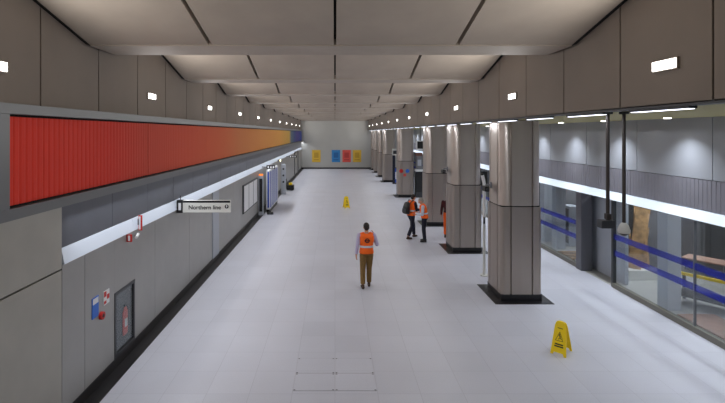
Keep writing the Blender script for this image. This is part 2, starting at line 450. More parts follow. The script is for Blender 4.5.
# ribbed dark band
vs = []; y = Y0
while y < Y1-.06:
    for yy, xx in ((y, GX), (y+.035, GX), (y+.04, GX+.008), (y+.105, GX+.008)): vs += [(xx, yy, 2.64), (xx, yy, 3.28)]
    y += .11
bd.add(vs, [(2*i, 2*i+2, 2*i+3, 2*i+1) for i in range(len(vs)//2-1)]); bd.box(GX+.012, GX+.09, Y0, Y1, 2.64, 3.28)
struct(bd.obj('trim_7', 'band2'), 'dark ribbed band above the pale strip')
struct(MB().prism([(GX-.22, 2.45), (GX+.12, 2.39), (GX+.12, 2.63), (GX-.03, 2.63)], Y0, Y1).swap().obj('trim_8', 'white_band'), 'pale bluish strip above the platform glass')
# screens: sections either side of the opening at y 12.44..14.1
OP0, OP1 = 12.44, 13.9
def screen(a, b, first):
    st = MB().box(GX-.05, GX+.06, a, b, 0, .13)
    struct(st.obj('baseboard_right', 'kick', bevel=.006), 'grey metal kerb under the glass screen')
    widths = 2.8
    j = a if not first else b-widths*math.ceil((b-a)/widths)+0
    j = max(j, a) if j >= a else j+widths
    while j < b-.05:
        e = min(j+widths, b)
        wn = MB().box(GX, GX+.012, j+.011, e-.011, .13, 2.39).obj('window_1', 'glass'); struct(wn, 'clear glass pane of the platform screen')
        fr = MB().box(GX-.02, GX+.035, e-.010, e+.010, .13, 2.39).obj('window_frame', 'midgrey', wn)
        for z in (1.33, .88):
            t = MB(); q = j+.02
            t.box(GX-.004, GX-.001, j+.011, e-.011, z, z+.15)
            t.obj('film_stripe', 'tape', wn)['label'] = 'blue see-through stripe'
        j = e
screen(Y0, OP0, True); screen(OP1+.35, Y1, False)
struct(MB().box(GX-.10, GX+.25, OP1, OP1+.30, 0, 2.42).obj('wall_right', 'postgrey', bevel=.01), 'grey post at the far side of the opening')
struct(MB().box(GX-.04, GX+.05, OP0-.04, OP0+.04, 0, 2.39).obj('wall_right', 'dkgrey'), 'slim dark glass end post')
# recess wall seen through the opening
struct(MB().box(8.12, 8.22, 12.6, 14.3, 0, 2.5).obj('wall_right', 'ltgrey', bevel=.01), 'pale grey wall set back inside the opening')
struct(MB().box(GX+.12, 8.12, 14.22, 14.3, 0, 2.5).obj('wall_right', 'midgrey'), 'grey return wall of the opening')
struct(MB().box(8.72, 9.0, 14.34, 14.5, 0, 3.2).obj('wall_right', 'dkgrey'), 'dark upright beside the pale wall')
# platform volume
struct(MB().box(13.0, 13.2, Y0, Y1, 0, 3.4).obj('wall_right', 'pdark'), 'dark wall across the platform')
struct(MB().box(GX+.16, 13.2, Y0, Y1, 3.24, 3.4).obj('ceiling', 'pdark'), 'dark platform ceiling')
struct(MB().box(11.2, 11.35, 3, Y1, 0, 2.5).obj('wall_right', 'pdark'), 'dark platform edge screen')

# linear lights under the right panels
st0 = thing('linear_light', 'x', 'light', (XR+.10, STRIP_Y[0], ZB-.02), 0, 'linear lights under the right upper panels')
MB().box(-.05, .05, -.52, .52, -.03, 0).obj('housing', 'dkgrey', st0)
MB().box(-.035, .035, -.50, .50, -.036, -.0305).obj('lens', 'striplens', st0)
for i, y in enumerate(STRIP_Y):
    o = st0 if i == 0 else copy_tree(st0); o.location.y = y
    o['label'] = 'thin glowing linear light in the row under the right-hand upper wall panels'
# square wall lamps
lp = thing('wall_lamp', 'x', 'light')
MB().box(0, .03, -.205, .205, -.07, .07).obj('housing', 'fascia', lp, bevel=.004)
MB().box(.03, .04, -.19, .19, -.055, .055).obj('lens', 'lens', lp)
first = True
for side, xx, rz, word in ((0, XL, 0, 'left'), (1, XR, math.pi, 'right')):
    for i, y in enumerate(LAMP_Y):
        o = lp if first else copy_tree(lp); first = False
        o.location = (xx, y, 5.07); o.rotation_euler = (0, 0, rz)
        near = {1: 'nearest and largest', 2: 'second nearest', 3: 'third nearest', 4: 'fourth nearest'}.get(i)
        o['label'] = ('%s glowing rectangular wall lamp on the %s upper panels' % (near, word)) if near else 'small distant glowing wall lamp in the row high on the %s' % word
        o['group'] = 'wall lamps on the %s upper panels' % word
dl0 = None
for y in WASH_Y:
    if y < 30:
        o = MB().tube([(0, 0, 0), (0, 0, .02)], .07, 16).obj('downlight', 'lens') if dl0 is None else dl0.copy()
        if dl0 is None: dl0 = o
        else: COL.objects.link(o)
        o.location = (GX-.5, y, ZB-.02)
        tag(o, 'small round downlight recessed in the soffit beside the right upper wall', 'light', 'downlights over the right wall')

# ---------------------------------------------------------------- columns
def rsq(h, r, gx, gd, n=8):      # rounded square with two recessed joints on every face
    pts = []
    for q in range(4):
        a = q*math.pi/2; ca, sa = math.cos(a), math.sin(a)
        loc = []
        for s in (-gx, gx): loc += [(h, s-.018), (h-gd, s-.018), (h-gd, s+.018), (h, s+.018)]
        cx = cy = h-r
        for i in range(n+1):
            t = math.pi/2*i/n; loc.append((cx+r*math.cos(t), cy+r*math.sin(t)))
        pts += [(x*ca-y*sa, x*sa+y*ca) for x, y in loc]
    return pts
H = .525
def make_column():
    c = thing('column', 'x', 'column')
    MB().box(-H-.21, H+.21, -H-.21, H+.21, -.001, .008).obj('floor_border', 'black', c)
    MB().box(-H+.012, H-.012, -H+.012, H-.012, .008, .17).obj('plinth', 'black', c)
    MB().prism(rsq(H, .10, .27, .05), .17, 2.38).obj('lower_cladding', 'steel_low', c, smooth=True)
    MB().prism(rsq(H-.035, .05, .26, .02), 2.38, 2.41).obj('joint', 'gap', c)
    MB().prism(rsq(H, .23, .27, .05), 2.41, ZB-.02).obj('upper_cladding', 'steel', c, smooth=True)
    return c
ck = make_column(); col_things = {}
names = {0: 'nearest steel-clad square column with black base, the one in the foreground', 1: 'second steel-clad column, just behind the nearest one',
         2: 'third steel-clad column, behind the two people in orange vests', 4: 'steel-clad column carrying three small round notices',
         6: 'steel-clad column left of the tall blue banner', 7: 'third to last distant steel column', 8: 'second to last distant steel column', 9: 'farthest steel column by the end wall'}
for k, lab in names.items():
    o = ck if k == 0 else copy_tree(ck)
    o.location = (4.725, 11.98+PITCH*k-(.06 if k == 0 else 0), 0); o['label'] = lab; o['group'] = 'steel-clad columns along the right'
    if k == 9: o.location.y = 52.3
    col_things[k] = o
for o, (nm, mt, dx, z) in zip(range(3), (('red', 'red', -.33, 1.74), ('blue', 'signblue', .08, 1.74), ('pink', 'postred', -.1, 1.47))):
    s = MB().tube([(0, 0, 0), (0, .012, 0)], .13 if z > 1.6 else .1, 20).obj('round_notice', mt); s.location = (4.725+dx, 11.98+PITCH*4-H-.013, z)
    tag(s, nm+' round notice stuck on the third visible gap column face', 'notice')
    s['label'] = {'red': 'round red notice, upper left of three on the column face', 'blue': 'round blue notice, upper right of three on the column face',
                  'pink': 'small pinkish notice below the red and blue ones'}[nm]
# cameras on the column flanks
def camera_thing(loc, label):
    c = thing('security_camera', label, 'camera', loc, 0, 'cameras on column flanks')
    MB().box(-.02, 0, -.05, .05, -.08, .08).obj('mount', 'midgrey', c, bevel=.006)
    MB().tube([(-.02, 0, 0), (-.10, 0, .02), (-.15, 0, 0)], .02, 10).obj('arm', 'midgrey', c, smooth=True)
    b = MB().box(-.22, -.1, -.17, .12, -.16, -.02).obj('body', 'blackp', c, bevel=.02)
    MB().tube([(-.16, -.17, -.09), (-.16, -.2, -.09)], .035, 12).obj('lens', 'dkgrey', b)
    return c
camera_thing((4.725-H, 12.1, 2.86), 'black camera on a grey arm on the flank of the nearest column')
camera_thing((4.725-H, 16.8, 2.92), 'black camera on the flank of the second column')
# white post between the first two columns
p = thing('post', 'tall slim white post standing just behind the nearest column', 'post', (4.46, 13.45, 0))
MB().tube([(0, 0, 0), (0, 0, .03)], .12, 20).obj('base', 'offwhite', p)
MB().tube([(0, 0, .03), (0, 0, 1.55)], .04, 14).obj('lower_tube', 'offwhite', p, smooth=True)
MB().tube([(0, 0, 1.75), (0, 0, 2.75), (-.02, 0, 2.85), (-.06, 0, 3.0)], .05, 14).obj('upper_tube', 'white', p, smooth=True)
MB().tube([(0, 0, 1.5), (0, 0, 1.8)], .03, 12).obj('collar', 'blackp', p)
MB().ball((-.06, 0, 3.03), .05).obj('tip', 'blackp', p)

# ---------------------------------------------------------------- hanging things, right
def hang(x, y, z0, name, label, cat, rr=.026):
    t = thing(name, label, cat, (x, y, ZB))
    MB().tube([(0, 0, -(ZB-z0)), (0, 0, -.01)], rr, 10).obj('rod', 'rod', t, smooth=True)
    MB().tube([(0, 0, -.04), (0, 0, 0)], .07, 16).obj('ceiling_mount', 'dkgrey', t)
    return t
h1 = hang(4.2, 6.93, 2.9, 'hanging_speaker', 'dark box speaker hanging on a long rod from the soffit, left of two', 'speaker')
MB().box(-.13, .08, -.07, .07, -(ZB-2.80), -(ZB-2.92)).obj('housing', 'dkgrey', h1, bevel=.012)
MB().box(-.035, .035, -.04, .04, -(ZB-2.93), -(ZB-3.02)).obj('bracket', 'rod', h1, bevel=.01)
h2 = hang(4.45, 6.93, 2.86, 'hanging_camera', 'pale domed camera hanging on a long rod, right of two', 'camera')
MB().rings([(0, 0, -(ZB-2.72), .075, .075), (0, 0, -(ZB-2.76), .085, .085), (0, 0, -(ZB-2.84), .06, .06), (0, 0, -(ZB-2.88), .03, .03)], 20).obj('dome', 'offwhite', h2, smooth=True)
MB().ball((0, 0, -(ZB-2.72)), .06, .06, .045).obj('lens', 'blackp', h2, smooth=True)

# ---------------------------------------------------------------- wet floor signs
def wet_sign(name, loc, rz, label, s=1.0):
    t = thing(name, label, 'wet floor sign', loc, rz)
    t.scale = (s, s, s)
    HH, LEAN = .62, .17
    def panel(sg):
        mb = MB(); th = .018
        def P(u, z, k):     # u across, z height, k thickness layer
            yy = sg*(LEAN*(1-z/HH))+sg*(.0 if k else th)
            return (u, yy+sg*.012, z)
        out = [(-.15, 0), (-.105, 0), (-.085, .05), (.085, .05), (.105, 0), (.15, 0), (.105, .55), (.085, .61), (.05, HH), (-.05, HH), (-.085, .61), (-.105, .55)]
        n = len(out); vs = [P(u, z, 0) for u, z in out]+[P(u, z, 1) for u, z in out]
        fs = [tuple(range(n)) if sg > 0 else tuple(reversed(range(n))), tuple(range(2*n-1, n-1, -1)) if sg > 0 else tuple(range(n, 2*n))]
        fs += [(i, (i+1) % n, n+(i+1) % n, n+i) for i in range(n)]
        o = mb.add(vs, fs).obj('panel', 'yellow', t)
        # printed pictogram and dark caption block, slightly proud of the board
        def Q(u, z): return (u, sg*(LEAN*(1-z/HH)+th+.0135), z)
        pr = MB()
        def quad(a, b, c, d): pr.add([Q(*a), Q(*b), Q(*c), Q(*d)], [(0, 1, 2, 3)])
        def seg(a, b, wd):
            a = Vector(a); b = Vector(b); d = (b-a).normalized(); nn = Vector((-d.y, d.x))*wd/2
            quad(a-nn, b-nn, b+nn, a+nn)
        seg((-.072, .27), (0, .44), .008); seg((0, .44), (.072, .27), .008); seg((-.072, .27), (.072, .27), .008)
        k = 10; cen = (0.0, .395); pr.add([Q(cen[0]+.013*math.cos(2*math.pi*i/k), cen[1]+.013*math.sin(2*math.pi*i/k)) for i in range(k)], [tuple(range(k))])
        seg((0, .38), (.012, .33), .018); seg((.012, .33), (-.022, .295), .011); seg((.012, .33), (.04, .30), .011)
        seg((0, .375), (-.025, .36), .007); seg((0, .375), (.028, .362), .007)
        for z0, hw, hh in ((.205, .078, .018), (.165, .085, .018), (.505, .05, .008)): quad((-hw, z0-hh*.7), (hw, z0-hh*.7), (hw, z0+hh*.7), (-hw, z0+hh*.7))
        pr.obj('print', 'blackp', o)
    panel(1); panel(-1)
    MB().box(-.055, .055, -.026, .026, HH-.03, HH+.012).obj('handle', 'yellow', t, bevel=.006)
    return t
wet_sign('wet_floor_sign', (4.40, 8.75, 0), R(-44), 'yellow folding wet floor sign on the floor in the right foreground', .95)
wet_sign('wet_floor_sign', (.64, 25.6, 0), R(15), 'distant yellow wet floor sign in the middle of the hall', 1.05)
# floor access hatches
fh = None
for i, (a, b) in enumerate(((-.7, 7.43), (0, 7.43), (-.7, 7.97), (0, 7.97))):
    if fh is None:
        fh = thing('floor_hatch', 'x', 'floor hatch'); fh0 = fh
        MB().box(.008, .692, .008, .532, 0, .004).obj('cover', 'floor', fh)
        e = MB()
        for x in (.0, .66):
            for y in (.0, .5): e.box(x+.012, x+.042, y+.014, y+.032, .0045, .0065)
        e2 = MB(); e2.box(0, .7, 0, .006, 0, .0035).box(0, .7, .534, .54, 0, .0035).box(0, .006, .006, .534, 0, .0035).box(.694, .7, .006, .534, 0, .0035)
        e2.obj('rim', 'hatchrim', fh)
        for x in (.012, .655):
            for y in (.016, .506): MB().box(x, x+.03, y, y+.016, .0041, .0065).obj('lifting_slot', 'blackp', fh)
        o = fh
    else: o = copy_tree(fh0)
    o.location = (a, b, .0005)
    o['label'] = '%s %s of four faint floor hatches in the near centre floor' % (('near', 'near', 'far', 'far')[i], ('left', 'right', 'left', 'right')[i]); o['group'] = 'floor hatches'

# ---------------------------------------------------------------- left wall fittings
# extinguisher cabinet recessed in wall, y 8.12..8.93
cb = thing('extinguisher_cabinet', 'dark framed glass cabinet recessed in the left wall with red extinguisher', 'cabinet', (WL, 8.525, .17))
f = MB(); 
f.box(-.05, .012, -.405, -.345, 0, 1.19).box(-.05, .012, .345, .405, 0, 1.19).box(-.05, .012, -.345, .345, 0, .06).box(-.05, .012, -.345, .345, 1.13, 1.19)
f.obj('frame', 'dkgrey', cb)
MB().box(-.055, -.05, -.345, .345, .06, 1.13).obj('back_panel', 'dkgrey', cb)
MB().box(-.008, -.002, -.34, .34, .06, 1.13).obj('door', 'glass', cb)
ex = thing('fire_extinguisher', 'red fire extinguisher inside the glass cabinet on the left wall', 'fire extinguisher', (WL-.03, 8.6, .42))
ex2 = MB().rings([(0, 0, 0, .017, .09), (0, 0, .05, .019, .10), (0, 0, .42, .019, .10), (0, 0, .5, .015, .05), (0, 0, .53, .01, .03)], 20).obj('cylinder', 'ext', ex, smooth=True)
MB().box(-.01, .01, -.03, .06, .53, .57).obj('valve', 'blackp', ex)
MB().tube([(0, .05, .55), (0, .11, .45), (0, .12, .2)], .008, 8).obj('hose', 'blackp', ex)
MB().box(.0195, .021, -.05, .05, .15, .3).obj('label_patch', 'offwhite', ex)
# notices and call point
def wall_sign(name, label, cat, y, z, wd, ht, base, parts, out=.012):
    t = thing(name, label, cat, (WL, y, z))
    MB().box(0, out, -wd/2, wd/2, -ht/2, ht/2).obj('plate', base, t, bevel=.002)
    for nm, m, y0, y1, z0, z1 in parts: MB().box(out, out+.002, y0, y1, z0, z1).obj(nm, m, t)
    return t
wall_sign('fire_action_notice', 'blue and white notice on left wall beside the extinguisher cabinet', 'sign', 7.46, 1.37, .20, .34, 'signblue', [('print', 'white', -.085, .085, .06, .155)])
wall_sign('fire_notice', 'small red and white notice on the left wall above the call point', 'sign', 7.82, 1.41, .20, .24, 'white',
          [('symbol', 'red', -.09, -.01, .02, .11), ('symbol', 'red', .01, .09, -.04, .04), ('symbol', 'red', -.09, -.01, -.10, -.05)])
t = thing('call_point', 'round red fire alarm call point below the two notices', 'call point', (WL, 7.64, 1.16))
MB().tube([(0, 0, 0), (.05, 0, 0)], .065, 20).obj('body', 'red', t, smooth=True)
MB().tube([(.05, 0, 0), (.056, 0, 0)], .03, 16).obj('button', 'blackp', t)
# projecting signs on pale band
t = thing('projecting_sign', 'red and white flag sign projecting from the pale band on left wall', 'sign', (WL+.0, 9.02, 2.44))
MB().box(.03, .06, -.02, .02, -.02, .1).obj('bracket', 'midgrey', t)
MB().box(.045, .115, -.012, .012, -.13, .17).obj('panel', 'red', t)
MB().box(.055, .088, -.0145, -.0125, -.11, .15).obj('symbol', 'white', t)
t = thing('projecting_sign', 'small red and white sign below the pale band, nearer than the flag sign', 'sign', (WL, 8.6, 2.25))
MB().box(0, .1, -.012, .012, -.07, .07).obj('panel', 'red', t)
MB().box(.03, .07, -.0145, -.0125, -.05, .05).obj('symbol', 'white', t)
t = thing('security_camera', 'small white camera on the left wall beside the red flag sign', 'camera', (WL, 8.95, 2.21))
MB().tube([(0, 0, 0), (.06, 0, .02)], .012, 8).obj('arm', 'midgrey', t)
MB().tube([(.05, .04, .03), (.08, -.12, -.0)], .028, 12).obj('body', 'white', t, smooth=True)

# line sign projecting from the wall
sg = thing('line_sign', 'hanging sign reading Northern line with black stripe on top', 'sign', (WL+.02, 11.3, 2.27))
MB().box(.01, 1.34, -.04, .04, 0, .30).obj('panel', 'signface', sg, bevel=.004)
MB().box(.01, 1.34, -.042, -.0405, .245, .30).obj('stripe', 'blackp', sg)
bx = MB().box(.0, .15, -.05, .05, -.01, .31).obj('end_box', 'blackp', sg)
MB().box(.045, .11, -.052, -.0505, .06, .24).obj('symbol', 'white', bx)
MB().tube([(.08, 0, .31), (.08, 0, .42)], .012, 8).obj('hanger', 'dkgrey', sg)
text_obj('Northern line', .145, 'blackp', sg, (.70, -.043, .125), (R(90), 0, 0))
ar = MB().tube([(1.25, -.0415, .15), (1.25, -.045, .15)], .05, 20).obj('arrow', 'blackp', sg)
MB().bar((1.25, -.0465, .12), (1.25, -.0465, .17), .012, .002).add([(1.225, -.047, .155), (1.275, -.047, .155), (1.25, -.047, .19)], [(0, 1, 2)]).obj('arrow_mark', 'white', ar)

# pale poster panels y 19.5..22.8
t = thing('poster_case', 'wall case of three pale poster panels with dark side frame', 'display case', (WL, 21.1, 1.38))
MB().box(0, .05, -1.75, 1.75, -.62, .62).obj('frame', 'dkgrey', t, bevel=.006)
for yy in (-1.12, 0, 1.12): MB().box(.05, .056, yy-.5, yy+.5, -.56, .56).obj('poster', 'white', t)
# slim machine with orange top
t = thing('help_point', 'slim grey help point with small orange light on top', 'help point', (WL+.14, 23.35, 0))
MB().box(-.12, .12, -.1, .1, 0, 2.05).obj('body', 'ltgrey', t, bevel=.012)
MB().box(-.07, .09, -.11, -.1, .2, 1.9).obj('front_panel', 'blackp', t)
MB().box(-.1, .1, -.08, .08, 2.05, 2.13).obj('top_light', mat('orange_lens', (255, 130, 20), .4, emit=.8), t, bevel=.01)
# blue and white panelled unit
t = thing('display_unit', 'white display unit with tall blue boards on a black foot against left wall', 'display unit', (-3.60, 25.6, 0))
MB().box(-.05, .14, -1.75, 1.75, .2, 2.28).obj('frame', 'white', t, bevel=.01)
MB().box(-.05, .12, -1.6, 1.6, 0, .2).obj('foot', 'blackp', t)
for i in range(4): MB().box(.138, .143, -1.56+.83*i, -1.10+.83*i, .26, 2.2).obj('board', 'blue', t)
for i in range(4): MB().box(-.28+.0, -.2, -1.753, -1.75, .3, 2.2) if 0 else None
MB().box(.02, .11, -1.754, -1.75, .3, 2.2).obj('side_stripe', 'blue', t)
t = thing('foot_block', 'low black foot block in front of the blue and white display unit', 'block', (-3.4, 23.6, 0))
MB().rings([(0, 0, 0, .17, .14), (0, 0, .08, .17, .14), (0, 0, .12, .12, .1)], 20).obj('body', 'blackp', t)
MB().box(-.05, .05, -.05, .05, .12, .2).obj('stub', 'dkgrey', t, bevel=.01)
# projecting signs further along
def blade(loc, wd, label, h=.2):
    t = thing('projecting_sign', label, 'sign', loc)
    MB().box(0, wd, -.03, .03, 0, h).obj('panel', 'blackp', t, bevel=.004)
    for i in range(3): MB().box(.06+i*wd*.3, .06+i*wd*.3+wd*.16, -.033, -.031, h*.22, h*.78).obj('symbol', 'white', t)
    MB().box(-.25, 0, -.015, .015, h*.4, h*.6).obj('bracket', 'dkgrey', t)
blade((-3.68, 24.2, 2.33), .46, 'black projecting sign with white symbols above the blue display unit')
blade((-3.7, 36.5, 2.25), .6, 'farthest small black projecting sign on the left wall')
# totem
t = thing('totem', 'grey upright totem with dark dots beyond the blue display unit', 'totem', (-3.6, 31.5, 0))
MB().box(-.16, .16, -.1, .1, .0, 2.1).obj('body', 'ltgrey', t, bevel=.02)
for z in (1.75, 1.3, .85): MB().tube([(0, -.1, z), (0, -.112, z)], .07, 12).obj('button', 'dkgrey', t)
t = thing('wall_light', 'small bright lamp on the pale band far along left wall', 'light', (-3.9, 31.2, 2.35))
MB().box(-.06, .1, -.12, .12, -.07, .07).obj('housing', 'midgrey', t, bevel=.01)
MB().box(.1, .13, -.1, .1, -.06, .06).obj('lens', mat('warm_lens', (255, 246, 190), .4, emit=5), t)
t = thing('floor_cleaner', 'small black and yellow floor machine by the far left wall', 'machine', (-3.3, 33.5, 0))
MB().box(-.3, .25, -.25, .25, .05, .4).obj('body', 'blackp', t, bevel=.04)
MB().box(-.12, .12, -.18, .18, .4, .55).obj('lid', 'yellow', t, bevel=.03)
MB().tube([(-.25, .2, .4), (-.32, .2, .85), (-.32, -.2, .85), (-.25, -.2, .4)], .015, 8).obj('handle', 'blackp', t)
for yy in (-.22, .22): MB().tube([(.12, yy-.02, .07), (.12, yy+.02, .07)], .07, 14).obj('wheel', 'dkgrey', t)
d = MB().box(WL, WL+.06, 44, 44.12, .17, 2.3).box(WL, WL+.06, 48, 48.12, .17, 2.3).box(WL, WL+.06, 44, 48.12, 2.3, 2.42).obj('door_1', 'dkgrey'); struct(d, 'dark door frame at far end of left wall')
# end wall posters
for x, m, ik, lab in ((-2.22, 'postyellow', 'ink_y', 'yellow poster alone on the left of the end wall'), (.12, 'postblue', 'ink_b', 'blue poster on the end wall'),
                  (1.38, 'postred', 'ink_r', 'red poster on the end wall'), (2.62, 'postyellow', 'ink_y', 'yellow poster beside the red one on end wall')):
    t = thing('poster', lab, 'poster', (x, Y1-.001, 1.52))
    MB().box(-.5, .5, -.03, 0, -.72, .72).obj('sheet', m, t)
    MB().box(-.27, .27, -.032, -.0305, -.2, .42).box(-.3, .3, -.032, -.0305, -.5, -.38).obj('print', ik, t)

# ---------------------------------------------------------------- machines near the far columns
t = thing('equipment_rack', 'tall rack with black lower cabinet and grey upper, right of column with notices', 'rack', (5.56, 29.9, 0))
MB().box(-.24, .24, -.3, .3, 0, .35).obj('base', 'dkgrey', t, bevel=.02)
MB().box(-.24, .24, -.3, .3, .35, 1.72).obj('cabinet', 'blackp', t, bevel=.015)
MB().box(-.25, .25, -.32, .32, 1.72, 1.86).obj('shelf', 'white', t, bevel=.01)
MB().box(-.18, .2, -.25, .25, 1.86, 2.75).obj('upper_unit', 'midgrey', t, bevel=.05)
MB().box(-.12, .12, -.262, -.252, 2.1, 2.5).obj('panel', 'ltgrey', t)
MB().box(-.19, .19, -.26, .26, 2.75, 2.95).obj('cap', mat('rust', (120, 84, 74), .7), t, bevel=.01)
t = thing('hanging_screen', 'dark screen in white frame hanging above the equipment rack', 'screen', (5.5, 29.0, 3.15))
MB().box(-.26, .22, -.05, .05, 0, .62).obj('frame', 'white', t, bevel=.01)
MB().box(-.2, .16, -.056, -.051, .1, .57).obj('display', 'blackp', t)
MB().tube([(0, 0, .62), (0, 0, ZB-3.15)], .02, 8).obj('rod', 'dkgrey', t)
t = thing('banner', 'tall blue and black banner stand beside a far column', 'banner', (5.02, 37.7, 0))
MB().box(-.2, .24, -.1, .1, 0, .08).obj('base', 'blackp', t)
MB().box(-.2, .02, -.03, .03, .08, 2.4).obj('post', 'navy', t)
MB().box(.0, .24, -.035, .035, .1, 1.3).obj('sheet', 'blue', t)
MB().box(.03, .2, -.04, -.036, .4, 1.0).obj('print', 'white', t)
MB().box(-.22, .28, -.05, .05, 2.4, 2.95).obj('head_board', 'offwhite', t)
MB().box(-.16, .22, -.056, -.051, 2.5, 2.8).obj('print', 'dkgrey', t)

# ---------------------------------------------------------------- platform things behind the glass
def post(x, y, label, m='ltgrey', s=.17, h=3.2):
    o = MB().box(-s, s, -s, s, 0, h).obj('steel_post', m, bevel=.015)
    # flanges make it an H section
    o.location = (x, y, 0); return tag(o, label, 'post', 'posts behind the platform glass')
post(8.13, 10.95, 'wide pale grey post just behind the right-hand glass'); post(8.3, 16.7, 'grey post behind glass, beside the farther dark post'); post(8.35, 17.8, 'farthest grey post seen through the glass')
# stacked plywood leaning
t = thing('plywood_stack', 'brown plywood boards leaning together on a pale crate behind the glass', 'boards', (9.05, 13.3, 0))
MB().box(-.55, .45, -.3, .3, 0, .28).obj('crate', 'offwhite', t, bevel=.01)
for i, (x, ang, h, wd) in enumerate(((-.3, 8, 1.9, .34), (-.1, 3, 2.0, .4), (.12, -6, 1.75, .36), (.02, 14, 1.2, .42), (-.25, -12, 1.0, .3))):
    o = MB().box(-wd/2, wd/2, -.012, .012, 0, h).obj('board', 'wood', t, bevel=.003)
    o.location = (x, -.12+.08*i, .28); o.rotation_euler = (R(-4+2*i), R(ang), R(20*i-30))
t = thing('grey_cabinet', 'tall grey cabinet behind the glass right of the plywood', 'cabinet', (9.98, 13.7, 0))
MB().box(-.3, .3, -.25, .25, 0, 2.1).obj('body', 'midgrey', t, bevel=.01)
MB().box(-.28, .28, -.262, -.25, .05, 2.05).obj('door', 'midgrey', t, bevel=.004)
# brown floor board
o = MB().box(-.42, .42, -1.2, 1.2, 0, .05).obj('board', 'mat', bevel=.01); o.location = (8.40, 9.3, -.005); tag(o, 'brown board lying on platform floor behind the glass', 'board')
# work bench
RB = R(34)
t = thing('workbench', 'dark workbench with yellow edge and things on it behind the glass', 'table', (9.02, 10.97, 0), RB)
MB().box(-.42, .42, -.62, .62, .80, .86).obj('tabletop', 'pdark', t, bevel=.01)
MB().box(-.46, -.42, -.62, .62, .80, .87).obj('edge_strip', 'yellow', t)
for sx in (-.36, .36):
    for sy in (-.54, .54): MB().box(sx-.03, sx+.03, sy-.03, sy+.03, -.005, .80).obj('leg', 'dkgrey', t)
MB().box(-.36, .36, -.54, .54, .25, .29).obj('shelf', 'dkgrey', t)
t = thing('trestle', 'small dark trestle standing on the workbench', 'trestle', (9.12, 11.03, .862), RB)
for sx in (-.2, .2):
    for sy in (-.35, .35): MB().bar((sx*1.1, sy*1.05, .006), (sx, sy, .25), .03, .03).obj('leg', 'dkgrey', t)
MB().box(-.22, .22, -.38, .38, .24, .27).obj('rail', 'dkgrey', t)
o = MB().box(-.26, .26, -.45, .45, 0, .03).obj('plank', 'mat', bevel=.005); o.location = (9.12, 11.03, 1.134); o.rotation_euler = (0, 0, RB); tag(o, 'pinkish plank on the trestle on the workbench', 'plank')
# grey cases by far glass
for i, (x, y, z, a, b, h) in enumerate(((9.4, 15.9, 0, .5, .5, .9), (9.0, 17.2, 0, .4, .6, 1.5), (9.6, 18.6, 0, .5, .5, 1.9))):
    t = thing('equipment_case', ('low', 'middle', 'tall')[i]+' grey equipment case behind the far glass', 'case', (x, y, 0))
    MB().box(-a/2, a/2, -b/2, b/2, 0, h).obj('body', ('dkgrey', 'ltgrey', 'midgrey')[i], t, bevel=.02)
    MB().box(-a/2-.008, -a/2, -b/2+.05, b/2-.05, .1, h-.1).obj('door', ('midgrey', 'dkgrey', 'ltgrey')[i], t)
t = thing('pallet', 'brown pallet on the platform floor behind the far glass', 'pallet', (8.2, 15.4, 0))
for i in range(5): MB().box(-.35, .35, -.5+i*.21, -.38+i*.21, .09, .11).obj('slat', 'wood', t)
for x in (-.3, 0, .3): MB().box(x-.04, x+.04, -.5, .46, -.005, .09).obj('runner', 'wood', t)

# ---------------------------------------------------------------- people
def remesh(mb, name, m, parent, vox=.009, smooth=6):
    o = mb.obj(name, m, parent)
    md = o.modifiers.new('r', 'REMESH'); md.mode = 'VOXEL'; md.voxel_size = vox; md.use_smooth_shade = True
    sm = o.modifiers.new('s', 'SMOOTH'); sm.factor = .5; sm.iterations = smooth
    bpy.context.view_layer.update()
    me = bpy.data.meshes.new_from_object(o.evaluated_get(bpy.context.evaluated_depsgraph_get()))
    o.modifiers.clear(); o.data = me
    return o
def hand(mb, wr, d, palmn, side):    # wr wrist, d pointing direction, palmn palm normal, side thumb direction
    wr = Vector(wr); d = Vector(d).normalized(); n = Vector(palmn); n = (n-d*n.dot(d)).normalized(); s = d.cross(n)
    if s.dot(Vector(side)) < 0: s = -s
    for k in (-.024, -.008, .008, .024): mb.cap(wr+d*.01+s*k*.7, wr+d*.085+s*k, .017, .013, 8)
    for k, ln in ((.030, .070), (.010, .080), (-.010, .074), (-.029, .058)):
        a = wr+d*.085+s*k; b = a+d*ln*.5+n*.006; c = b+d*ln*.42+n*.02
        mb.cap(a, b, .0105, .0095, 8); mb.cap(b, c, .0095, .008, 8)
    a = wr+d*.03+s*.03; b = a+d*.035+s*.028+n*.01; c = b+d*.03+s*.006+n*.012
    mb.cap(a, b, .014, .011, 8); mb.cap(b, c, .011, .009, 8)
